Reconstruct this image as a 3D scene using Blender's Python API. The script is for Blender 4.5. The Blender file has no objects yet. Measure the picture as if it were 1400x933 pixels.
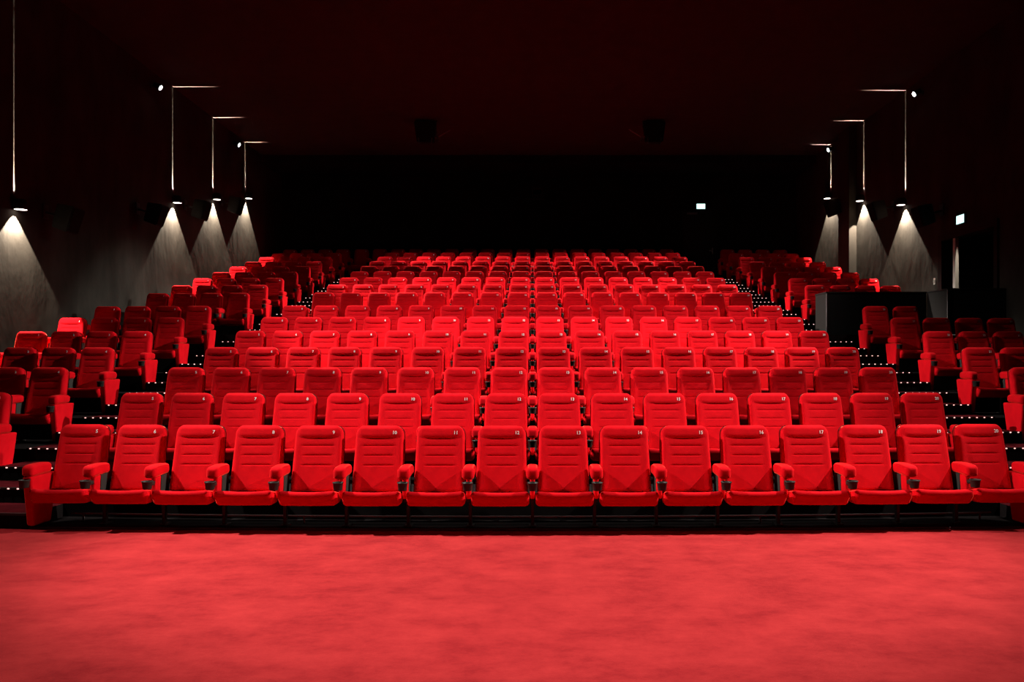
import bpy, bmesh, math, random
from mathutils import Vector, Matrix
random.seed(7)
scene = bpy.context.scene
COL = scene.collection
PI = math.pi
FPX, CX, CY = 1093.0, 728.0, 495.0        # focal length in px, vanishing point of the hall
CZ = 1.606                                # camera height above the carpet
PITCH = 0.60                              # seat spacing

# ------------------------------------------------------------------ helpers
def at(px, py, d):
    return Vector(((px - CX) * d / FPX, d, CZ + (CY - py) * d / FPX))

def link(o, parent=None):
    COL.objects.link(o)
    if parent is not None:
        o.parent = parent
    return o

def mesh_of(name, bm, mats, smooth=True):
    bmesh.ops.recalc_face_normals(bm, faces=bm.faces)
    me = bpy.data.meshes.new(name)
    bm.to_mesh(me); bm.free()
    if not isinstance(mats, (list, tuple)):
        mats = [mats]
    for m in mats:
        me.materials.append(m)
    for p in me.polygons:
        p.use_smooth = smooth
    return me

def obj(name, data, parent=None, loc=(0, 0, 0), rot=(0, 0, 0)):
    if isinstance(data, bmesh.types.BMesh):
        raise TypeError
    o = bpy.data.objects.new(name, data)
    o.location = loc; o.rotation_euler = rot
    return link(o, parent)

def tag(o, label, cat, group=None):
    o['label'] = label; o['category'] = cat
    if group: o['group'] = group
    return o

def thing(name, label, cat, loc=(0, 0, 0), rz=0.0, group=None):
    o = bpy.data.objects.new(name, None)
    o.empty_display_size = 0.1
    o.location = loc; o.rotation_euler = (0, 0, rz)
    link(o)
    return tag(o, label, cat, group)

def struct(name, me):
    o = obj(name, me); o['kind'] = 'structure'
    return o

def bm_hull(bm, pts, mi=0):
    """8 points: bottom 4 then top 4, both counter-clockwise"""
    v = [bm.verts.new(p) for p in pts]
    for f in ((3, 2, 1, 0), (4, 5, 6, 7), (0, 1, 5, 4), (1, 2, 6, 5), (2, 3, 7, 6), (3, 0, 4, 7)):
        fc = bm.faces.new([v[i] for i in f]); fc.material_index = mi
    return v

def bm_box(bm, x0, x1, y0, y1, z0, z1, mi=0):
    return bm_hull(bm, [(x0, y0, z0), (x1, y0, z0), (x1, y1, z0), (x0, y1, z0),
                        (x0, y0, z1), (x1, y0, z1), (x1, y1, z1), (x0, y1, z1)], mi)

def bm_cyl(bm, c, r0, r1, h, n=20, axis=Vector((0, 0, 1)), cap0=True, cap1=True, mi=0):
    """frustum from c along axis"""
    axis = Vector(axis).normalized()
    q = axis.to_track_quat('Z', 'Y')
    rings = []
    for r, t in ((r0, 0), (r1, h)):
        rings.append([bm.verts.new(Vector(c) + q @ Vector((r * math.cos(2 * PI * k / n), r * math.sin(2 * PI * k / n), t))) for k in range(n)])
    for k in range(n):
        f = bm.faces.new((rings[0][k], rings[0][(k + 1) % n], rings[1][(k + 1) % n], rings[1][k])); f.material_index = mi
    if cap0: bm.faces.new(list(reversed(rings[0]))).material_index = mi
    if cap1: bm.faces.new(rings[1]).material_index = mi
    return rings

def bm_lathe(bm, prof, c=(0, 0, 0), n=20):
    """prof: list of (r, z), open profile revolved about z"""
    rings = []
    for r, z in prof:
        if r < 1e-5:
            rings.append([bm.verts.new((c[0], c[1], c[2] + z))])
        else:
            rings.append([bm.verts.new((c[0] + r * math.cos(2 * PI * k / n), c[1] + r * math.sin(2 * PI * k / n), c[2] + z)) for k in range(n)])
    for a, b in zip(rings[:-1], rings[1:]):
        for k in range(n):
            k2 = (k + 1) % n
            if len(a) == 1 and len(b) == 1: continue
            if len(a) == 1: bm.faces.new((a[0], b[k2], b[k]))
            elif len(b) == 1: bm.faces.new((a[k], a[k2], b[0]))
            else: bm.faces.new((a[k], a[k2], b[k2], b[k]))

def bm_pad(bm, sx, sy, sz, r, seg=(6, 6, 2), er=3, deform=None, mi=0):
    """upholstered pad: rounded box of size sx,sy,sz centred at the origin, edge radius r, then deform(p)->p"""
    h = (sx / 2, sy / 2, sz / 2)
    axes = []
    for k in range(3):
        inner = h[k] - r
        a = [-h[k] + r * t / er for t in range(er)]
        m = [-inner + 2 * inner * t / seg[k] for t in range(seg[k] + 1)]
        b = [inner + r * (t + 1) / er for t in range(er)]
        axes.append(a + m + b)
    cache = {}
    def vert(i, j, k):
        key = (i, j, k)
        if key not in cache:
            q = Vector((axes[0][i], axes[1][j], axes[2][k]))
            c = Vector(tuple(max(-(h[t] - r), min(h[t] - r, q[t])) for t in range(3)))
            d = q - c
            if d.length > 1e-9:
                # smooth spacing on the rounded edge
                d = Vector(tuple(math.tan(max(-1, min(1, d[t] / r)) * PI / 4) for t in range(3)))
                p = c + d.normalized() * r
            else:
                p = q
            if deform: p = Vector(deform(p))
            cache[key] = bm.verts.new(p)
        return cache[key]
    n = [len(a) - 1 for a in axes]
    for i in range(n[0]):
        for j in range(n[1]):
            for k in (0, n[2]):
                bm.faces.new((vert(i, j, k), vert(i + 1, j, k), vert(i + 1, j + 1, k), vert(i, j + 1, k))).material_index = mi
    for i in range(n[0]):
        for k in range(n[2]):
            for j in (0, n[1]):
                bm.faces.new((vert(i, j, k), vert(i + 1, j, k), vert(i + 1, j, k + 1), vert(i, j, k + 1))).material_index = mi
    for j in range(n[1]):
        for k in range(n[2]):
            for i in (0, n[0]):
                bm.faces.new((vert(i, j, k), vert(i, j + 1, k), vert(i, j + 1, k + 1), vert(i, j, k + 1))).material_index = mi

# ------------------------------------------------------------------ materials
def mat(name, base, rough=0.6, metal=0.0, spec=0.5, **kw):
    m = bpy.data.materials.new(name); m.use_nodes = True
    b = m.node_tree.nodes['Principled BSDF']
    b.inputs['Base Color'].default_value = (*base, 1)
    b.inputs['Roughness'].default_value = rough
    b.inputs['Metallic'].default_value = metal
    b.inputs['Specular IOR Level'].default_value = spec
    if 'emit' in kw:
        b.inputs['Emission Color'].default_value = (*kw['emit'], 1)
        b.inputs['Emission Strength'].default_value = kw['strength']
    if 'sheen' in kw:
        b.inputs['Sheen Weight'].default_value = kw['sheen']
        b.inputs['Sheen Roughness'].default_value = kw.get('sheen_rough', 0.4)
        b.inputs['Sheen Tint'].default_value = (*kw.get('sheen_tint', base), 1)
    return m

def noise_color(m, stops, scale, detail=6, rough=0.6, coords='Object', stretch=(1, 1, 1), bump=0.0, bump_scale=200, bump_dist=0.002):
    nt = m.node_tree; b = nt.nodes['Principled BSDF']
    tc = nt.nodes.new('ShaderNodeTexCoord'); mp = nt.nodes.new('ShaderNodeMapping')
    mp.inputs['Scale'].default_value = stretch
    nt.links.new(tc.outputs[coords], mp.inputs['Vector'])
    if stops:
        nz = nt.nodes.new('ShaderNodeTexNoise'); nz.inputs['Scale'].default_value = scale
        nz.inputs['Detail'].default_value = detail; nz.inputs['Roughness'].default_value = rough
        nt.links.new(mp.outputs[0], nz.inputs['Vector'])
        cr = nt.nodes.new('ShaderNodeValToRGB')
        els = cr.color_ramp.elements
        els[0].position, els[0].color = stops[0][0], (*stops[0][1], 1)
        els[1].position, els[1].color = stops[-1][0], (*stops[-1][1], 1)
        for p, c in stops[1:-1]:
            e = els.new(p); e.color = (*c, 1)
        nt.links.new(nz.outputs['Fac'], cr.inputs[0]); nt.links.new(cr.outputs[0], b.inputs['Base Color'])
    if bump:
        n2 = nt.nodes.new('ShaderNodeTexNoise'); n2.inputs['Scale'].default_value = bump_scale; n2.inputs['Detail'].default_value = 4
        nt.links.new(mp.outputs[0], n2.inputs['Vector'])
        bp = nt.nodes.new('ShaderNodeBump'); bp.inputs['Strength'].default_value = bump; bp.inputs['Distance'].default_value = bump_dist
        nt.links.new(n2.outputs['Fac'], bp.inputs['Height']); nt.links.new(bp.outputs[0], b.inputs['Normal'])
    return m

VELVET = mat('red_velvet', (0.60, 0.003, 0.009), 0.9, spec=0.06, sheen=0.8, sheen_rough=0.30, sheen_tint=(1.0, 0.11, 0.06))
noise_color(VELVET, [(0.3, (0.55, 0.002, 0.007)), (0.7, (0.66, 0.0035, 0.010))], 9, bump=0.25, bump_scale=160, bump_dist=0.002)
CARPET = mat('red_carpet', (0.6, 0.04, 0.045), 0.95, spec=0.05, sheen=0.15, sheen_tint=(1, 0.3, 0.25))
noise_color(CARPET, [(0.36, (0.25, 0.008, 0.012)), (0.5, (0.34, 0.016, 0.019)), (0.64, (0.41, 0.023, 0.025))], 2.6, detail=12, rough=0.78, stretch=(0.75, 1.0, 1), bump=0.5, bump_scale=140, bump_dist=0.004)
STAIR = mat('dark_red_stair_carpet', (0.10, 0.006, 0.010), 0.95, spec=0.05)
noise_color(STAIR, [(0.3, (0.07, 0.004, 0.007)), (0.7, (0.12, 0.008, 0.012))], 8)
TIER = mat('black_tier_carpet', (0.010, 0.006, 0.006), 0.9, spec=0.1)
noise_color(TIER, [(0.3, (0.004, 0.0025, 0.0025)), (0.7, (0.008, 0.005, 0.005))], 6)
SHELL = mat('black_seat_shell', (0.012, 0.010, 0.010), 0.5, spec=0.4)
PLASTIC = mat('black_plastic', (0.020, 0.020, 0.017), 0.5, spec=0.3)
PLATE = mat('charcoal_arm_plate', (0.032, 0.032, 0.028), 0.55, spec=0.3)
STEEL = mat('dark_steel', (0.018, 0.017, 0.016), 0.5, metal=0.4)
ALU = mat('dull_aluminium', (0.22, 0.20, 0.19), 0.4, metal=0.8)
NUMBER = mat('white_thread', (0.85, 0.78, 0.74), 0.8)
LED = mat('step_led', (1, 0.8, 0.75), 0.5, emit=(1.0, 0.50, 0.46), strength=1.25)
WALLF = mat('black_wall_fabric', (0.075, 0.062, 0.050), 0.95, spec=0.05, sheen=0.25, sheen_rough=0.5, sheen_tint=(0.17, 0.15, 0.125))
noise_color(WALLF, [(0.3, (0.017, 0.0145, 0.012)), (0.55, (0.030, 0.0255, 0.021)), (0.75, (0.043, 0.037, 0.031))], 1.6, detail=8, rough=0.62, stretch=(1, 1, 0.45), bump=0.3, bump_scale=2.4, bump_dist=0.04)
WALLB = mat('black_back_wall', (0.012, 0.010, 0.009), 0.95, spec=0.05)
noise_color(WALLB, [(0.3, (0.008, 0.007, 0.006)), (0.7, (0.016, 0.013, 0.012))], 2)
CEIL = mat('black_ceiling', (0.045, 0.032, 0.029), 0.95, spec=0.03)
noise_color(CEIL, [(0.3, (0.040, 0.028, 0.025)), (0.7, (0.051, 0.036, 0.032))], 3)
BOXP = mat('black_painted_panel', (0.010, 0.009, 0.009), 0.6, spec=0.2)
GREYP = mat('grey_painted_panel', (0.024, 0.020, 0.018), 0.8, spec=0.2)
SPKR = mat('black_speaker_cabinet', (0.008, 0.0065, 0.006), 0.7, spec=0.12)
GRILLE = mat('black_speaker_grille', (0.006, 0.005, 0.005), 0.9, spec=0.1)
FRAME = mat('dark_door_frame', (0.012, 0.008, 0.007), 0.7, spec=0.15)
PALE = mat('pale_door_edge', (0.55, 0.50, 0.43), 0.5, spec=0.4)
CHROME = mat('worn_chrome', (0.65, 0.62, 0.58), 0.25, metal=1.0)
SIGNF = mat('exit_sign_face', (0.7, 1, 0.95), 0.4, emit=(0.62, 1.0, 0.93), strength=1.6)
SIGNB = mat('exit_sign_housing', (0.01, 0.05, 0.035), 0.5)
LAMP = mat('sconce_diffuser', (1, 1, 1), 0.4, emit=(1.0, 0.93, 0.85), strength=6.0)
LENS = mat('spotlight_lens', (1, 1, 1), 0.3, emit=(0.88, 1.0, 1.0), strength=9.0)
GLASS = mat('dark_port_glass', (0.01, 0.01, 0.01), 0.1, spec=0.6)

# ------------------------------------------------------------------ rows of the raked floor
def d_row(n): return 7.87 + 1.2 * (n - 1) if n <= 7 else 17.17 + 1.2 * (n - 8)
def f_row(n): return 0.2845 * (n - 1) if n <= 7 else 2.136 + 0.286 * (n - 8)
def off(d, x):                                 # the rows are gently curved
    return 0.073 / d * (x + 0.0256 * d) ** 2
WL, WR, YB, ZC = -8.76, 9.20, 27.90, CZ + 6.70
AIS_L, AIS_R = (-6.02, -4.84), (4.84, 6.22)
ORD = ['', 'front', 'second', 'third', 'fourth', 'fifth', 'sixth', 'seventh', 'eighth', 'ninth', 'tenth', 'eleventh', 'twelfth', 'thirteenth', 'fourteenth', 'fifteenth', 'sixteenth',
       'seventeenth', 'eighteenth', 'nineteenth', 'twentieth', 'twenty-first', 'twenty-second', 'twenty-third', 'twenty-fourth', 'twenty-fifth', 'twenty-sixth', 'twenty-seventh', 'twenty-eighth', 'twenty-ninth', 'thirtieth', 'thirty-first', 'thirty-second']

# ------------------------------------------------------------------ seat meshes (origin on the tier floor, x right, y away from the screen)
LEAN = math.radians(13.0)
BK_L, BK_Y0, BK_Z0 = 0.645, -0.150, 0.325       # backrest panel: length, foot position
def back_hw(w):
    base = 0.252 - 0.020 * (w / BK_L)
    R = 0.085
    if w > BK_L - R:
        t = (w - (BK_L - R)) / R
        base = base - R + R * math.sqrt(max(0.0, 1 - t * t))
    return base
def back_front(x, w):
    """thickness of the cushion in front of the panel plane at (x, w)"""
    hw = max(back_hw(w), 1e-4)
    e = min(hw - abs(x), BK_L - w, w + 0.02)
    re = 0.035
    k = min(1.0, max(0.0, e / re))
    t = 0.052 + 0.036 * math.sqrt(max(0.0, 1 - (1 - k) ** 2))
    u = abs(x) / hw
    s = min(1.0, max(0.0, (u - 0.66) / 0.14)); t += 0.005 * s * s * (3 - 2 * s) * min(1, max(0, (BK_L - 0.13 - w) / 0.05)) * k   # side bolsters
    hx = abs(x) / 0.205; hv = (w - (BK_L - 0.070)) / 0.062
    hr = (hx ** 4 + hv ** 4) ** 0.25                                                                              # padded head zone
    t += 0.012 * max(0.0, 1 - hr ** 4) * k
    t -= 0.0045 * math.exp(-((hr - 1.0) / 0.05) ** 2) * (1 if w < BK_L - 0.05 else 0.35)                           # its seam
    for wg, half in ((BK_L - 0.205, 0.165), (BK_L - 0.30, 0.150), (BK_L - 0.395, 0.150)):                          # stitched channels
        fade = min(1.0, max(0.0, (half - abs(x)) / 0.02))
        t -= 0.0045 * math.exp(-((w - wg) / 0.0050) ** 2) * fade
        t += 0.0012 * math.exp(-((w - wg - 0.03) / 0.02) ** 2) * fade
    return t
def panel_to_seat(x, w, t):
    c, s = math.cos(LEAN), math.sin(LEAN)
    return Vector((x, BK_Y0 + w * s - t * c + 0.06, BK_Z0 + w * c + t * s))

def backrest_bm(nu=26, fine=True, bm=None, M=None, mi=0):
    bm = bm or bmesh.new()
    ws = []
    if fine:
        w = 0.0
        grooves = [BK_L - 0.205, BK_L - 0.30, BK_L - 0.395]
        cand = [0.0, 0.012, 0.03] + [0.03 + 0.02 * i for i in range(1, 31)]
        for g in grooves: cand += [g - 0.010, g - 0.005, g, g + 0.005, g + 0.010]
        cand += [BK_L - 0.14, BK_L - 0.132, BK_L - 0.125]
        cand = [c for c in cand if c < BK_L - 0.088]
        cand += [BK_L - 0.085 * (1 - math.sin(PI / 2 * k / 9)) for k in range(0, 10)]
        cand = sorted(cand)
        for c in cand:
            if not ws or c - ws[-1] > 0.0022: ws.append(c)
        ws[-1] = BK_L
    else:
        ws = [0.0, 0.03, 0.2, 0.4, BK_L - 0.085] + [BK_L - 0.085 * (1 - math.sin(PI / 2 * k / 4)) for k in range(1, 5)]
    us = [-math.cos(PI * i / nu) for i in range(nu + 1)]
    us = [0.35 * u + 0.65 * (-1 + 2 * i / nu) for i, u in enumerate(us)]
    T = (lambda p: M @ p) if M is not None else (lambda p: p)
    fr, bk = [], []
    for w in ws:
        hw = max(back_hw(w), 0.004)
        fr.append([bm.verts.new(T(panel_to_seat(u * hw, w, back_front(u * hw, w)))) for u in us])
        bk.append([bm.verts.new(T(panel_to_seat(u * hw, w, 0.0))) for u in us])
    nv = len(ws)
    def quad(a, b, c, d):
        f = bm.faces.new((a, b, c, d)); f.material_index = mi
    for j in range(nv - 1):
        for i in range(nu):
            quad(fr[j][i], fr[j][i + 1], fr[j + 1][i + 1], fr[j + 1][i])
            quad(bk[j][i + 1], bk[j][i], bk[j + 1][i], bk[j + 1][i + 1])
        quad(bk[j][0], fr[j][0], fr[j + 1][0], bk[j + 1][0])
        quad(fr[j][nu], bk[j][nu], bk[j + 1][nu], fr[j + 1][nu])
    for i in range(nu):
        quad(fr[0][i + 1], fr[0][i], bk[0][i], bk[0][i + 1])
        quad(fr[-1][i], fr[-1][i + 1], bk[-1][i + 1], bk[-1][i])
    return bm

def shell_bm():
    bm = bmesh.new(); rings = []
    ws = [-0.02, 0.1, 0.25, 0.4, BK_L - 0.085] + [BK_L - 0.085 * (1 - math.sin(PI / 2 * k / 6)) for k in range(1, 7)]
    out = []
    for w in ws:
        hw = max(back_hw(max(w, 0)) + 0.005, 0.01)
        out.append((-hw, w))
    pts = [(-x, w) for x, w in out] + [(x, w) for x, w in reversed(out)]
    A = [bm.verts.new(panel_to_seat(x, w + (0.005 if w > 0.5 else 0), -0.001)) for x, w in pts]
    B = [bm.verts.new(panel_to_seat(x * 0.93, w * 0.985, -0.032)) for x, w in pts]
    n = len(pts)
    for i in range(n):
        bm.faces.new((A[i], A[(i + 1) % n], B[(i + 1) % n], B[i]))
    bm.faces.new(A); bm.faces.new(list(reversed(B)))
    return bm

def cushion_deform(p):
    x, y, z = p
    # dip along the front edge, slight fall to the back, thinner at the back
    zt = z + (0.014 * (x / 0.27) ** 2 - 0.010) * (1 if z > 0 else 0.2)
    zt += (-0.20 if z > 0 else -0.06) * (y + 0.2)
    if z < 0: zt += 0.02 * (y + 0.2) / 0.4
    fx = 1 - 0.10 * max(0, (y + 0.05) / 0.2)
    return (x * fx, y - 0.295 + (0.036 if z < -0.03 else 0), zt + 0.322)
def cushion_bm(seg=(10, 6, 2), er=4, bm=None, mi=0):
    bm = bm or bmesh.new()
    bm_pad(bm, 0.540, 0.40, 0.150, 0.038, seg, er, cushion_deform, mi)
    return bm

def armpad_deform(p):
    x, y, z = p
    z2 = z
    t = (y + 0.17) / 0.34
    z2 += 0.012 * math.sin(PI * min(1, max(0, t)))
    if z < 0: z2 += 0.03 * max(0, (t - 0.5))
    return (x * (1.0 + 0.06 * (1 - t)), y - 0.293, z2 + 0.548)
def armpad_bm(seg=(2, 5, 1), er=4, bm=None, mi=0):
    bm = bm or bmesh.new()
    bm_pad(bm, 0.112, 0.325, 0.112, 0.036, seg, er, armpad_deform, mi)
    return bm
def arm_column_bm():
    """short upholstered column under the front of the arm pad"""
    bm = bmesh.new()
    bm_pad(bm, 0.046, 0.11, 0.20, 0.014, (1, 1, 2), 2, lambda p: (p[0], p[1] - 0.315 + 0.1 * p[2], p[2] + 0.405))
    return bm
def arm_plate_bm():
    bm = bmesh.new()
    pr = [(-0.265, 0.28), (-0.085, 0.28), (-0.075, 0.515), (-0.255, 0.515)]
    A = [bm.verts.new((-0.021, y, z)) for y, z in pr]; B = [bm.verts.new((0.021, y, z)) for y, z in pr]
    for i in range(4): bm.faces.new((A[i], A[(i + 1) % 4], B[(i + 1) % 4], B[i]))
    bm.faces.new(A); bm.faces.new(list(reversed(B)))
    bmesh.ops.bevel(bm, geom=bm.edges[:], offset=0.006, segments=2, affect='EDGES')
    return bm
def cup_bm(n=20):
    bm = bmesh.new()
    bm_lathe(bm, [(0, 0.404), (0.036, 0.404), (0.040, 0.409), (0.046, 0.468), (0.050, 0.470), (0.051, 0.476), (0.050, 0.480), (0.045, 0.480), (0.042, 0.47), (0.038, 0.415), (0, 0.413)], (0, -0.490, 0), n)
    bm_box(bm, -0.014, 0.014, -0.455, -0.36, 0.425, 0.46)
    return bm
def leg_bm():
    bm = bmesh.new()
    bm_box(bm, -0.016, 0.016, -0.16, -0.11, 0.012, 0.30)
    bm_box(bm, -0.035, 0.035, -0.20, -0.06, 0.0, 0.014)
    bm_box(bm, -0.022, 0.022, -0.30, -0.06, 0.262, 0.30)
    bmesh.ops.bevel(bm, geom=bm.edges[:], offset=0.003, segments=1, affect='EDGES')
    return bm
def endpanel_deform(p):
    x, y, z = p
    t = (z + 0.24) / 0.48
    y2 = y * (0.62 + 0.38 * t) - 0.262 + 0.02 * t
    return (x * (0.80 + 0.20 * t), y2, z + 0.262)
def endpanel_bm(seg=(2, 3, 5), er=3, bm=None, mi=0):
    bm = bm or bmesh.new()
    bm_pad(bm, 0.092, 0.43, 0.48, 0.022, seg, er, endpanel_deform, mi)
    return bm

ME = dict(
    backrest=mesh_of('backrest', backrest_bm(), VELVET),
    shell=mesh_of('back_shell', shell_bm(), SHELL, False),
    cushion=mesh_of('seat_cushion', cushion_bm(), VELVET),
    armpad=mesh_of('armrest', armpad_bm(), VELVET),
    column=mesh_of('arm_column', arm_column_bm(), VELVET),
    plate=mesh_of('arm_plate', arm_plate_bm(), PLATE, False),
    cup=mesh_of('cup_holder', cup_bm(), PLASTIC),
    leg=mesh_of('leg', leg_bm(), STEEL, False),
    panel=mesh_of('end_panel', endpanel_bm(), VELVET),
)
def number_mesh(n):
    cu = bpy.data.curves.new('seat_number', 'FONT'); cu.body = str(n); cu.size = 0.046
    cu.align_x = 'CENTER'; cu.align_y = 'CENTER'; cu.extrude = 0.0012; cu.offset = 0.0005
    cu.resolution_u = 2
    o = bpy.data.objects.new('seat_number', cu); COL.objects.link(o)
    bpy.context.view_layer.update()
    me = bpy.data.meshes.new_from_object(o.evaluated_get(bpy.context.evaluated_depsgraph_get()))
    bpy.data.objects.remove(o); bpy.data.curves.remove(cu)
    xs, wc = 0.150, BK_L - 0.078
    for v in me.vertices:
        x, y, z = v.co
        v.co = panel_to_seat(xs + x, wc + y, back_front(xs + x, wc + y) + 0.0022 + z)
    me.materials.clear(); me.materials.append(NUMBER)
    me.name = 'seat_number'
    return me
NUM = {n: number_mesh(n) for n in range(1, 25)}

def arm(seat, dx, end, far):
    a = obj('armrest', ME['armpad'], seat, (dx, 0, 0))
    obj('cup_holder', ME['cup'], a)
    if not far:
        if not end:
            obj('arm_column', ME['column'], a)
            obj('arm_plate', ME['plate'], a)
    if end:
        obj('end_panel', ME['panel'], seat, (dx, 0, 0))
    else:
        obj('leg', ME['leg'], seat, (dx, 0, 0))

def seat(n, num, x, label, group, left=True, right=False, left_end=False, right_end=False):
    d = d_row(n)
    s = thing('cinema_seat', label, 'cinema seat', (x, d + off(d, x), f_row(n) + (0.012 if n == 1 else 0)), 0, group)
    far = n >= 10
    obj('seat_cushion', ME['cushion'], s)
    b = obj('backrest', ME['backrest'], s)
    obj('seat_number', NUM[num], b)
    obj('back_shell', ME['shell'], s)
    if left: arm(s, -PITCH / 2, left_end, far)
    if right: arm(s, PITCH / 2, right_end, far)
    return s

L_IN, R_IN = -6.06, 6.26
def in_frame(n, x):
    d = d_row(n) + off(d_row(n), x)
    px = CX + x * FPX / (d - 0.2)
    return -25 < px < 1420
REAR = 15                                        # the two rearmost rows show smallest: one object of kind stuff
for n in range(1, REAR):
    for k in range(16):
        x = (k - 7.5) * PITCH
        side = f'{ORD[k + 1]} from the left aisle' if 0 < k < 15 else ('at the left aisle' if k == 0 else 'at the right aisle')
        if 0 < k < 15 and k == 1: side = 'second from the left aisle'
        if k >= 8 and k < 15: side = f'{ORD[16 - k]} from the right aisle'
        seat(n, k + 5, x, f'red cinema seat numbered {k + 5}, {side}, {ORD[n]} row of the centre block',
             f'seats of the {ORD[n]} row, centre block', True, k == 15, k == 0, k == 15)
    for k in range(4):                           # left block, k=0 at the aisle
        x = L_IN - (k + 0.5) * PITCH
        if in_frame(n, x + 0.25) or (n == 1 and k == 0):
            side = ['on the aisle', 'second from the aisle', 'third from the aisle', 'next to the left wall'][k]
            seat(n, 4 - k, x, f'red cinema seat numbered {4 - k}, {side}, {ORD[n]} row of the left block',
                 f'seats of the {ORD[n]} row, left block', True, k == 0, False, k == 0)
    for k in range(4):
        x = R_IN + (k + 0.5) * PITCH
        if n == 8 or (n == 7 and k > 1) or not in_frame(n, x - 0.25): continue
        side = ['on the aisle', 'second from the aisle', 'third from the aisle', 'next to the right wall'][k]
        last = (k == 3) or (n == 7 and k == 1)
        seat(n, 21 + k, x, f'red cinema seat numbered {21 + k}, {side}, {ORD[n]} row of the right block',
             f'seats of the {ORD[n]} row, right block', True, last, k == 0, False)

bm = bmesh.new()
for n in (15, 16):
    xs = [(k - 7.5) * PITCH for k in range(16)] + [L_IN - (k + 0.5) * PITCH for k in range(4)] + [R_IN + (k + 0.5) * PITCH for k in range(4)]
    if n == 16: xs += [-4.8 - 0.31, -4.8 - 0.93]
    for x in xs:
        d = d_row(n); M = Matrix.Translation((x, d + off(d, x), f_row(n)))
        backrest_bm(8, False, bm, M, 0)
        n0 = len(bm.verts)
        start = set(bm.verts)
        cushion_bm((4, 3, 1), 2, bm, 0)
        for dx in (-0.3,) if abs(x) < 4.4 else (-0.3, 0.3):
            v0 = set(bm.verts)
            armpad_bm((1, 2, 1), 2, bm, 0); endpanel_bm((1, 1, 2), 1, bm, 0)
            bm_cyl(bm, (0, -0.49, 0.375), 0.04, 0.05, 0.1, 8, mi=1)
            bmesh.ops.translate(bm, verts=[v for v in bm.verts if v not in v0], vec=(dx, 0, 0))
        bm_box(bm, 0.138, 0.162, -0.075, -0.055, 0.875, 0.90, 2)
        bmesh.ops.transform(bm, matrix=M, verts=[v for v in bm.verts if v not in start])
o = obj('rear_cinema_seats', mesh_of('rear_cinema_seats', bm, [VELVET, PLASTIC, NUMBER]))
o['kind'] = 'stuff'
tag(o, 'two rearmost rows of red cinema seats in shadow below the black back wall', 'cinema seats')

# ------------------------------------------------------------------ floor, tiers, aisle steps
bm = bmesh.new()
NX = 36
def curve_strip(bm, d0f, d1f, z0, z1, x0=WL, x1=WR, nx=NX, mi_top=0, mi_side=0):
    prev = None
    for i in range(nx + 1):
        x = x0 + (x1 - x0) * i / nx
        a, b = d0f(x), d1f(x)
        cur = [bm.verts.new(p) for p in ((x, a, z0), (x, b, z0), (x, b, z1), (x, a, z1))]
        if prev:
            for k, mi in ((0, mi_side), (1, mi_side), (2, mi_top), (3, mi_side)):
                f = bm.faces.new((prev[k], prev[(k + 1) % 4], cur[(k + 1) % 4], cur[k])); f.material_index = mi
        else:
            bm.faces.new(cur).material_index = mi_side
        prev = cur
    bm.faces.new(list(reversed(prev))).material_index = mi_side

front_edge = lambda x: 7.60 + 0.45 * off(7.6, x)
curve_strip(bm, lambda x: -1.5, lambda x: front_edge(x) + 0.02, -0.10, 0.0)
struct('floor', mesh_of('floor', bm, CARPET, False))

def riser(n):                                  # front of tier n
    if n == 1: return front_edge
    if n == 8: return lambda x: 15.35 + off(15.35, x)
    d = d_row(n - 1) + 0.18
    return lambda x: d + off(d, x)
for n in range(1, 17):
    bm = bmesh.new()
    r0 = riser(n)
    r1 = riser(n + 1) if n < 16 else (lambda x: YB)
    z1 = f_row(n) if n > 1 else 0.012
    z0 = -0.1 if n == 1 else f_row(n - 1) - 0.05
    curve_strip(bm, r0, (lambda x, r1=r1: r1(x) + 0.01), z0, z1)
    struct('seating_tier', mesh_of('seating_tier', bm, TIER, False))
bm = bmesh.new()
curve_strip(bm, lambda x: front_edge(x) - 0.012, lambda x: front_edge(x) + 0.004, -0.02, 0.018, AIS_L[1] - 0.1, 4.75)
struct('trim_1', mesh_of('trim_1', bm, mat('worn_edge_strip', (0.07, 0.05, 0.047), 0.6), False))
bm = bmesh.new()                                # low steel rail behind the legs of the front row
prev = None
for i in range(41):
    x = -4.62 + 9.24 * i / 40
    y = d_row(1) + off(7.87, x) - 0.03
    ring = [bm.verts.new((x, y + 0.011 * math.cos(a * PI / 3), 0.085 + 0.011 * math.sin(a * PI / 3))) for a in range(6)]
    if prev:
        for a in range(6): bm.faces.new((prev[a], prev[(a + 1) % 6], ring[(a + 1) % 6], ring[a]))
    else: bm.faces.new(ring)
    prev = ring
bm.faces.new(list(reversed(prev)))
for x in (-4.5, -2.25, 0, 2.25, 4.5):
    y = d_row(1) + off(7.87, x) - 0.03
    bm_cyl(bm, (x, y, 0.012), 0.010, 0.010, 0.07, 8)
o = obj('foot_rail', mesh_of('foot_rail', bm, mat('dull_rail_steel', (0.16, 0.13, 0.125), 0.5)))
tag(o, 'thin dull grey rail running low under the front row of seats', 'rail')

# nosings: (d, z of tread, needs its own half-step box, depth of the box)
nosings = []
for n in range(1, 17):
    d = d_row(n)
    if n == 16: break
    nosings.append((d - 0.42, f_row(n) + 0.1425, 0.62))
    if n == 7:
        nosings.append((d + 0.18, f_row(n) + 0.285, 0.62))
        nosings.append((d + 0.78, f_row(8), 0.8))
    elif n < 15:
        nosings.append((d + 0.18, f_row(n + 1), None))

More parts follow.
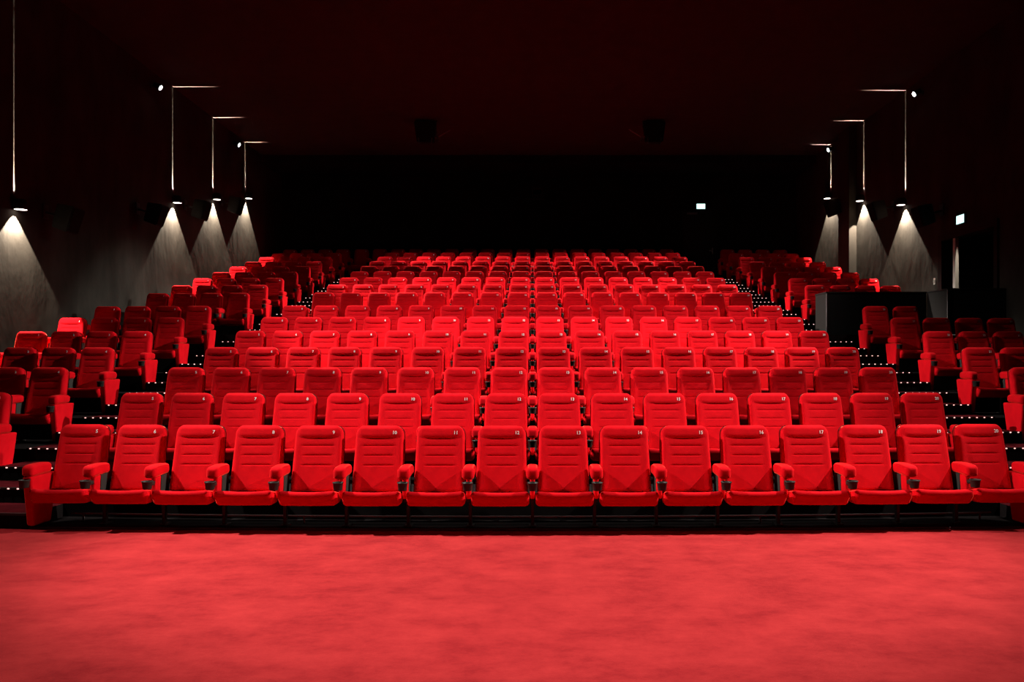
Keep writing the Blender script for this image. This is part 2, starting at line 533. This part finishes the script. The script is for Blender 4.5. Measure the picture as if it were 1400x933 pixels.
for side, (xa, xb_all) in (('left', AIS_L), ('right', AIS_R)):
    for i, (d, z, box) in enumerate(nosings):
        xb = 5.96 if side == 'right' and 15.5 < d < 17.2 else xb_all
        if i > 28: continue
        fa, fb = d + off(d, xa), d + off(d, xb)
        x0, x1 = xa, xb
        def line(x, fa=fa, fb=fb): return fa + (fb - fa) * (x - xa) / (xb - xa)
        bm = bmesh.new()
        dep = box if box else 0.50
        z0 = z - (0.30 if box else 0.012)
        zt = z + (0.0 if box else 0.006)
        vs = bm_hull(bm, [(x0, line(x0) - 0.004, z0), (x1, line(x1) - 0.004, z0), (x1, line(x1) + dep, z0), (x0, line(x0) + dep, z0),
                          (x0, line(x0) - 0.004, zt), (x1, line(x1) - 0.004, zt), (x1, line(x1) + dep, zt), (x0, line(x0) + dep, zt)], 0)
        bm.faces.ensure_lookup_table()
        bm.faces[1].material_index = 1
        struct('aisle_step', mesh_of('aisle_step', bm, [TIER, STAIR], False))
        # light strip on the nosing
        rz = math.atan2(fb - fa, xb - xa)
        cxm = (xa + xb) / 2
        L = (xb - xa) / math.cos(rz) - 0.02
        bm = bmesh.new()
        bm_box(bm, -L / 2, L / 2, -0.012, 0.0, -0.010, 0.007)
        bm_box(bm, -L / 2, L / 2, -0.012, 0.028, 0.007, 0.010)
        t = thing('step_light_strip', f'row of tiny white step lights on the {ORD[i + 1]} stair edge up the {side} aisle', 'step light',
                  (cxm, line(cxm) - 0.004, zt), rz, f'step lights of the {side} aisle')
        obj('edge_profile', mesh_of('edge_profile', bm, STEEL, False), t)
        if i == 0: continue
        cnt = int(L / 0.103)
        if i < 18:
            if 'led' not in ME:
                b2 = bmesh.new(); bm_pad(b2, 0.022, 0.014, 0.014, 0.006, (1, 1, 1), 2); ME['led'] = mesh_of('led', b2, LED)
            for k in range(cnt):
                obj('led', ME['led'], t, (-L / 2 + 0.05 + k * (L - 0.1) / (cnt - 1), -0.014, 0.0))
        else:
            b2 = bmesh.new()
            for k in range(cnt):
                c = -L / 2 + 0.05 + k * (L - 0.1) / (cnt - 1)
                bm_box(b2, c - 0.012, c + 0.012, -0.021, -0.010, -0.008, 0.008)
            obj('led_row', mesh_of('led_row', b2, LED, False), t)

# ------------------------------------------------------------------ walls, ceiling
YF = -1.5
bm = bmesh.new(); bm_box(bm, WL - 0.25, WL, YF, YB, -0.3, ZC + 0.2)
struct('wall_left', mesh_of('wall_left', bm, WALLF, False))
DO0, DO1, DOZ = 15.75, 18.05, CZ + 2.84         # entrance opening in the right wall
bm = bmesh.new()
bm_box(bm, WR, WR + 0.25, YF, DO0, -0.3, ZC + 0.2)
bm_box(bm, WR, WR + 0.25, DO1, YB, -0.3, ZC + 0.2)
bm_box(bm, WR, WR + 0.25, DO0, DO1, DOZ, ZC + 0.2)
bm_box(bm, WR, WR + 0.25, DO0, DO1, -0.3, f_row(8))
bm_box(bm, WR - 0.21, WR, 22.7, 23.5, 2.4, ZC)            # pilaster
struct('wall_right', mesh_of('wall_right', bm, WALLF, False))
DX0, DX1, DZ0, DZ1 = 5.33, 6.37, f_row(16), CZ + 5.22      # door in the back wall
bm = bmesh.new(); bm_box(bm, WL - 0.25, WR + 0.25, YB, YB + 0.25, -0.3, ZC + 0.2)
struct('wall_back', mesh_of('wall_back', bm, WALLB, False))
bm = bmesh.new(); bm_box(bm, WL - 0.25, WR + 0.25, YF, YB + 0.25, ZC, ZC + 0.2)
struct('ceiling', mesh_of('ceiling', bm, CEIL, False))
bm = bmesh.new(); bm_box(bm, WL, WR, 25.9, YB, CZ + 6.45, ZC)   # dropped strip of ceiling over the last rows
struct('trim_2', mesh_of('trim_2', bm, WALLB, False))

# back door
def part(name, bm, m, parent, smooth=False, loc=(0, 0, 0), rot=(0, 0, 0)):
    return obj(name, mesh_of(name, bm, m, smooth), parent, loc, rot)
bm = bmesh.new()
bm_box(bm, DX0, DX1, YB - 0.045, YB - 0.002, DZ0 + 0.01, DZ1)
door = struct('door_1', mesh_of('door_1', bm, BOXP, False))
bm = bmesh.new()
bm_box(bm, DX0 - 0.1, DX0, YB - 0.07, YB - 0.002, DZ0 + 0.005, DZ1 + 0.1)
bm_box(bm, DX1, DX1 + 0.1, YB - 0.07, YB - 0.002, DZ0 + 0.005, DZ1 + 0.1)
bm_box(bm, DX0, DX1, YB - 0.07, YB - 0.002, DZ1, DZ1 + 0.1)
part('door_frame', bm, FRAME, door)
bm = bmesh.new()
bm_cyl(bm, (DX1 - 0.10, YB - 0.045, DZ0 + 1.05), 0.014, 0.014, 0.06, 10, (0, -1, 0))
bm_box(bm, DX1 - 0.23, DX1 - 0.09, YB - 0.115, YB - 0.095, DZ0 + 1.035, DZ0 + 1.065)
bm_box(bm, DX1 - 0.125, DX1 - 0.075, YB - 0.055, YB - 0.044, DZ0 + 0.94, DZ0 + 1.16)
part('door_handle', bm, CHROME, door)
bm = bmesh.new()
bm_box(bm, DX0 + 0.05, DX0 + 0.40, YB - 0.12, YB - 0.045, DZ1 - 0.09, DZ1 - 0.02)
part('door_closer', bm, ALU, door)

# projection port
c = at(735, 263, YB)
bm = bmesh.new()
for x0, x1, z0, z1 in ((-.20, -.14, -.16, .16), (.14, .20, -.16, .16), (-.14, .14, -.16, -.09), (-.14, .14, .10, .16)):
    bm_box(bm, c.x + x0, c.x + x1, YB - 0.06, YB - 0.001, c.z + z0, c.z + z1)
win = struct('window_1', mesh_of('window_1', bm, GREYP, False))
bm = bmesh.new(); bm_box(bm, c.x - .14, c.x + .14, YB - 0.02, YB - 0.002, c.z - .09, c.z + .10); part('window_pane', bm, GLASS, win)
bm = bmesh.new(); bm_box(bm, c.x - .42, c.x + .24, YB - 0.10, YB - 0.002, c.z - .26, c.z - .22); part('window_sill', bm, GREYP, win)

# entrance in the right wall: frame, corridor, open leaf
bm = bmesh.new()
bm_box(bm, WR - 0.05, WR + 0.26, DO1 - 0.16, DO1, f_row(8), DOZ)
bm_box(bm, WR - 0.05, WR + 0.26, DO0, DO0 + 0.12, f_row(8), DOZ)
bm_box(bm, WR - 0.05, WR + 0.26, DO0 + 0.12, DO1 - 0.16, DOZ - 0.14, DOZ)
bm_box(bm, WR + 0.26, WR + 2.4, DO1 - 0.05, DO1 + 0.1, f_row(8), DOZ)
bm_box(bm, WR + 0.26, WR + 2.4, DO0 - 0.1, DO0 + 0.05, f_row(8), DOZ)
bm_box(bm, WR + 2.4, WR + 2.5, DO0 - 0.1, DO1 + 0.1, f_row(8), DOZ)
bm_box(bm, WR + 0.26, WR + 2.5, DO0 - 0.1, DO1 + 0.1, f_row(8) - 0.1, f_row(8))
bm_box(bm, WR + 0.26, WR + 2.5, DO0 - 0.1, DO1 + 0.1, DOZ, DOZ + 0.1)
door2 = struct('door_2', mesh_of('door_2', bm, FRAME, False))
bm = bmesh.new(); bm_box(bm, WR + 0.02, WR + 0.85, 17.36, 17.42, f_row(8) + 0.01, DOZ - 0.15)
part('door_leaf', bm, BOXP, door2)
bm = bmesh.new(); bm_box(bm, WR - 0.03, WR + 0.045, 17.34, 17.44, f_row(8) + 0.01, DOZ - 0.15)
part('door_edge', bm, PALE, door2)


# parapet of the entrance landing: two black balustrade panels with grey ends
ZP = CZ + 1.43
def balustrade(name, label, x0, x1, y0, y1, depth):
    t = thing(name, label, 'parapet', ((x0 + x1) / 2, y0, f_row(8)), 0, 'black parapets of the entrance landing')
    ox, oy, oz = t.location
    h = ZP - f_row(8)
    b = bmesh.new(); bm_box(b, x0 - ox + 0.07, x1 - ox, 0, 0.10, 0.0, h - 0.03); part('front_panel', b, BOXP, t)
    b = bmesh.new(); bm_box(b, x0 - ox, x0 - ox + 0.07, 0.0, depth, 0.0, h - 0.03); part('end_panel', b, GREYP, t)
    b = bmesh.new(); bm_box(b, x0 - ox - 0.01, x1 - ox, -0.012, 0.115, h - 0.03, h); bm_box(b, x0 - ox - 0.01, x0 - ox + 0.085, 0.115, depth + 0.01, h - 0.03, h); part('top_rail', b, STEEL, t)
    b = bmesh.new(); bm_cyl(b, (x0 - ox + 0.005, -0.006, 0), 0.008, 0.008, h - 0.03, 8); part('corner_bead', b, ALU, t)
    return t
balustrade('landing_parapet', 'black parapet panel with grey end beside the right aisle, behind the seventh row', 5.99, 8.03, 16.30, 16.4, 0.62)
balustrade('landing_parapet', 'black parapet panel below the open doorway, against the right wall', 8.05, WR - 0.01, 15.52, 15.6, 0.78)

# switch by the entrance
c = at(1278, 385, 18.28)
t = thing('light_switch', 'small shiny switch plate on the right wall beside the open doorway', 'switch', (WR, c.y, c.z))
b = bmesh.new(); bm_box(b, -0.014, 0.0, -0.045, 0.045, -0.075, 0.075); bmesh.ops.bevel(b, geom=b.edges[:], offset=0.004, segments=2, affect='EDGES'); part('cover_plate', b, PALE, t)
b = bmesh.new(); bm_box(b, -0.03, -0.014, -0.02, 0.02, -0.03, 0.03); part('rocker', b, PALE, t)

# exit signs
def exit_sign(label, loc, rz):
    t = thing('exit_sign', label, 'exit sign', loc, rz)     # faces local -y
    b = bmesh.new(); bm_box(b, -0.17, 0.17, -0.05, 0.0, -0.11, 0.11); bmesh.ops.bevel(b, geom=b.edges[:], offset=0.006, segments=1, affect='EDGES'); part('housing', b, SIGNB, t)
    b = bmesh.new(); bm_box(b, -0.148, 0.148, -0.056, -0.049, -0.088, 0.088); part('sign_face', b, SIGNF, t)
c = at(958, 282.5, YB - 0.02)
exit_sign('small glowing white green exit sign above the back wall door', (c.x, YB, c.z), 0)
d = WR * FPX / (1316 - CX); c = at(1316, 300, d)
exit_sign('small glowing white green exit sign above the open doorway in the right wall', (WR, c.y, c.z), -PI / 2)

# ------------------------------------------------------------------ wall sconces
sconce_me = {}
def sconce_parts():
    b = bmesh.new()
    bm_lathe(b, [(0.060, 0.085), (0.098, 0.085), (0.104, 0.079), (0.104, -0.085), (0.098, -0.085), (0.098, 0.06), (0.060, 0.06), (0.060, 0.085)], n=32)
    sconce_me['body'] = mesh_of('sconce_body', b, SPKR)
    b = bmesh.new(); bm_cyl(b, (0, 0, -0.080), 0.096, 0.096, 0.012, 32); sconce_me['lamp'] = mesh_of('lamp_disc', b, LAMP, False)
    b = bmesh.new(); bm_box(b, -0.05, 0.05, 0.085, 0.112, -0.06, 0.06); sconce_me['plate'] = mesh_of('wall_plate', b, SPKR, False)
    b = bmesh.new(); bm_cyl(b, (0, 0, 0.05), 0.098, 0.098, 0.008, 32); sconce_me['lid'] = mesh_of('top_lens', b, GLASS, False)
sconce_parts()
def spot(name, loc, direction, deg, watts, color, blend=0.1, soft=0.01, squash=None):
    l = bpy.data.lights.new(name, 'SPOT'); l.energy = watts; l.color = color
    l.spot_size = math.radians(deg); l.spot_blend = blend; l.shadow_soft_size = soft
    o = bpy.data.objects.new(name, l)
    z = -Vector(direction).normalized()
    x = Vector((1, 0, 0)) if abs(z.x) < 0.9 else Vector((0, 1, 0))
    x = (x - z * x.dot(z)).normalized(); y = z.cross(x)
    R = Matrix((x, y, z)).transposed().to_4x4()
    S = Matrix.Diagonal((*(squash or (1, 1, 1)), 1))
    o.matrix_world = Matrix.Translation(loc) @ R @ S
    return link(o)
WARM = (1.0, 0.86, 0.70)
UP_W, DOWN_W = 15000.0, 1350.0
def sconce(px, py, side, which):
    W = WL if side == 'left' else WR
    s = 1 if side == 'left' else -1
    d = W * FPX / (px - CX); z = at(px, py, d).z
    t = thing('wall_sconce', f'black up and down wall light on the {side} wall, {which}', 'wall light',
              (W + s * 0.115, d, z), PI / 2 if side == 'left' else -PI / 2, f'up and down lights on the {side} wall')
    obj('sconce_body', sconce_me['body'], t); obj('lamp_disc', sconce_me['lamp'], t); obj('wall_plate', sconce_me['plate'], t); obj('top_lens', sconce_me['lid'], t)
    spot('sconce_down_light', (W + s * 0.05, d, z - 0.10), (0, 0, -1), 84, DOWN_W, WARM, 0.12, 0.012, (0.50, 1, 1))
    spot('sconce_up_light', (W + s * 0.045, d, z + 0.10), (0, 0, 1), 46, UP_W, WARM, 0.6, 0.002, (1.0, 0.018, 1.0))
for (px, py), w in zip(((19, 280), (236, 273), (291, 269), (335, 268)), ('nearest the camera', 'second from the back but one', 'second from the back', 'farthest back')):
    w = {'second from the back but one': 'third from the back'}.get(w, w)
    sconce(px, py, 'left', w)
for (px, py), w in zip(((1238, 276), (1181, 271), (1136, 268)), ('nearest the camera', 'middle of three', 'farthest back')):
    sconce(px, py, 'right', w)

spot('door_edge_light', (WR + 0.01, 16.5, DOZ - 0.25), (0, 0.75, -1), 95, 25, (1.0, 0.9, 0.75), 0.4, 0.01, (0.06, 1, 1))  # added light under the lintel, squeezed to a sheet to brighten the door edge
# ------------------------------------------------------------------ wall speakers
def speaker_parts():
    b = bmesh.new()
    v = bm_hull(b, [(-0.17, -0.17, -0.24), (0.17, -0.17, -0.24), (0.13, 0.14, -0.20), (-0.13, 0.14, -0.20),
                    (-0.19, -0.20, 0.24), (0.19, -0.20, 0.24), (0.14, 0.14, 0.22), (-0.14, 0.14, 0.22)])
    bmesh.ops.bevel(b, geom=b.edges[:], offset=0.012, segments=2, affect='EDGES')
    sconce_me['cab'] = mesh_of('cabinet', b, SPKR, False)
    b = bmesh.new()
    bm_hull(b, [(-0.15, -0.188, -0.21), (0.15, -0.188, -0.21), (0.15, -0.17, -0.21), (-0.15, -0.17, -0.21),
                (-0.165, -0.213, 0.21), (0.165, -0.213, 0.21), (0.165, -0.19, 0.21), (-0.165, -0.19, 0.21)])
    sconce_me['grille'] = mesh_of('grille', b, GRILLE, False)
    b = bmesh.new()
    bm_cyl(b, (0, 0.13, 0.05), 0.025, 0.025, 0.26, 10, (0, 1, 0.25)); bm_box(b, -0.08, 0.08, 0.355, 0.38, 0.0, 0.25)
    sconce_me['bracket'] = mesh_of('bracket', b, STEEL, False)
speaker_parts()
def wall_speaker(px, py, side, which):
    W = WL if side == 'left' else WR; s = 1 if side == 'left' else -1
    d = (W + s * 0.30) * FPX / (px - CX); z = at(px, py, d).z
    t = thing('wall_speaker', f'black box loudspeaker on the {side} wall, {which}', 'loudspeaker', (W + s * 0.38, d, z), PI / 2 if side == 'left' else -PI / 2, f'loudspeakers on the {side} wall')
    t.rotation_euler = (0, math.radians(0), (PI / 2 if side == 'left' else -PI / 2))
    c = obj('cabinet', sconce_me['cab'], t, (0, 0, 0), (math.radians(14), 0, 0)); obj('grille', sconce_me['grille'], c); obj('bracket', sconce_me['bracket'], t)
wall_speaker(84, 299, 'left', 'nearest the camera, alone')
wall_speaker(206, 293, 'left', 'in front of the third light from the back')
wall_speaker(269, 287, 'left', 'in front of the second light from the back')
wall_speaker(317, 281, 'left', 'in front of the rearmost light')
wall_speaker(1270, 295, 'right', 'between the nearest light and the exit sign')
wall_speaker(1206, 288, 'right', 'between the nearest and middle lights')
wall_speaker(1144, 284, 'right', 'beside the rearmost light')

# ------------------------------------------------------------------ ceiling-hung loudspeakers
def ceiling_speaker(px, label, s):
    d = 22.3; c = at(px, 182, d)
    t = thing('ceiling_speaker', label, 'loudspeaker', (c.x, d, ZC), 0, 'black boxes hung from the ceiling')
    dz = c.z - ZC
    b = bmesh.new()
    bm_hull(b, [(-0.24, -0.22, dz - 0.30), (0.24, -0.22, dz - 0.30), (0.2, 0.25, dz - 0.24), (-0.2, 0.25, dz - 0.24),
                (-0.31, -0.26, dz + 0.24), (0.31, -0.26, dz + 0.24), (0.26, 0.25, dz + 0.26), (-0.26, 0.25, dz + 0.26)])
    bmesh.ops.bevel(b, geom=b.edges[:], offset=0.015, segments=2, affect='EDGES'); part('cabinet', b, SPKR, t)
    b = bmesh.new()
    for sx in (-1, 1):
        bm_box(b, sx * 0.28 - 0.012, sx * 0.28 + 0.012, -0.04, 0.04, dz + 0.1, -0.02)
    bm_box(b, -0.3, 0.3, -0.04, 0.04, -0.025, 0.0); part('hanging_bracket', b, STEEL, t)
    b = bmesh.new()
    bm_cyl(b, (s * 0.33, -0.1, dz - 0.15), 0.016, 0.016, 0.42, 8, (s * 0.8, 0, 0.5)); bm_cyl(b, (s * 0.33, -0.1, dz - 0.15), 0.016, 0.016, 0.12, 8, (s * 0.3, 0, -0.9))
    bm_box(b, min(0, s * 0.33), max(0, s * 0.33), -0.12, -0.08, dz - 0.16, dz - 0.12)
    part('side_arm', b, ALU, t)
    b = bmesh.new()
    for sx in (-1, 1):
        bm_cyl(b, (sx * 0.17, -0.24, dz - 0.36), 0.014, 0.014, 0.16, 8, (sx * 0.1, 0, 1))
    part('clamp_pin', b, ALU, t)
ceiling_speaker(583, 'black box hung from the dark ceiling, left of centre', 1)
ceiling_speaker(893, 'black box hung from the dark ceiling, right of centre', -1)

# ------------------------------------------------------------------ spotlights high on the side walls (the light of the hall)
def wall_spot(side, d, z, label, watts, target, deg, visible=True, blend=0.12, squash=None):
    W = WL if side == 'left' else WR; s = 1 if side == 'left' else -1
    loc = Vector((W + s * 0.16, d, z)); tgt = Vector(target)
    dirv = (tgt - loc).normalized()
    if visible:
        t = thing('wall_spotlight', label, 'spotlight', (W, d, z), 0, f'spotlights on the {side} wall')
        q = dirv.to_track_quat('-Y', 'Z')
        b = bmesh.new(); bm_cyl(b, (0, 0.10, 0), 0.055, 0.068, 0.17, 20, (0, -1, 0), True, True)
        part('lamp_head', b, SPKR, t, False, loc - t.location, q.to_euler())
        b = bmesh.new(); bm_lathe(b, [(0.0, 0.022), (0.03, 0.018), (0.052, 0.006), (0.058, 0.0), (0.0, -0.002)], n=20)
        bmesh.ops.rotate(b, verts=b.verts, matrix=Matrix.Rotation(PI / 2, 3, 'X')); bmesh.ops.translate(b, verts=b.verts, vec=(0, -0.072, 0))
        part('lens', b, LENS, t, True, loc - t.location, q.to_euler())
        b = bmesh.new(); bm_cyl(b, (0, 0, 0), 0.05, 0.05, 0.02, 12, (s, 0, 0)); bm_cyl(b, (0, 0, 0), 0.012, 0.012, 0.16, 8, (s, 0, 0))
        part('wall_bracket', b, STEEL, t)
    spot('hall_spot', loc + dirv * 0.12, dirv, deg, watts, (1.0, 0.95, 0.88), blend, 0.03, squash)
RAKE = 0.2371
def zfloor(d): return max(0.0, (d - 7.4) * RAKE)
HW = 6500
FILL = 0.20
# lamp depth left, right; aim depth; aim x short of the centre; cone; width factor along the hall; blend; power; pixel column when in the frame
for dl, dr, da, ax, deg, sq, bl, w, pl, pr in ((7.3, 7.3, 7.0, 0.2, 44, 0.9, 0.6, HW * 1.05, None, None),
                                               (11.3, 11.3, 12.0, 0.4, 37, 0.82, 0.35, HW * 1.25, None, None),
                                               (13.5, 13.5, 15.0, 0.8, 50, 0.75, 1.0, HW * 0.5, None, None),
                                               (18.7, 19.1, 18.2, 0.8, 39, 0.70, 0.35, HW * 1.35, 216, 1253),
                                               (23.7, 24.6, 23.0, 0.8, 37, 0.62, 0.3, HW * 1.05, 324, 1135)):
    for side, s, d, px in (('left', 1, dl, pl), ('right', -1, dr, pr)):
        W = WL if side == 'left' else WR
        if px: d = (W + s * 0.16) * FPX / (px - CX)
        lab = f'small bright white spotlight high on the {side} wall, ' + ('farther back' if d > 22 else 'nearer the camera')
        z = CZ + 6.45 if px is None else at(px, {216: 118, 324: 197, 1253: 127, 1135: 204}[px], d).z
        tgt = (-s * ax, da, zfloor(da) + 0.6)
        wall_spot(side, d, z, lab, w, tgt, deg, px is not None, bl, (1.0, sq, 1.0))
        wall_spot(side, d, z, lab, w * FILL, (-s * 2.2, da, zfloor(da)), 58, False, 0.8)  # added fill: a second, wider and weaker spot without a body

# ------------------------------------------------------------------ world, camera, view
w = bpy.data.worlds.new('world'); scene.world = w; w.use_nodes = True
w.node_tree.nodes['Background'].inputs[0].default_value = (1.0, 0.8, 0.75, 1)
w.node_tree.nodes['Background'].inputs[1].default_value = 0.004
cam = bpy.data.cameras.new('camera'); cam.sensor_width = 36.0; cam.lens = FPX / 1400 * 36.0
cam.shift_x = -(CX - 700) / 1400; cam.shift_y = (CY - 466.5) / 1400
cam.clip_end = 200
co = bpy.data.objects.new('camera', cam); co.location = (0, 0, CZ); co.rotation_euler = (PI / 2, 0, 0); link(co)
scene.camera = co
vs = scene.view_settings
vs.view_transform = 'Standard'; vs.look = 'None'; vs.gamma = 1.0; vs.exposure = 0.0; vs.use_curve_mapping = False
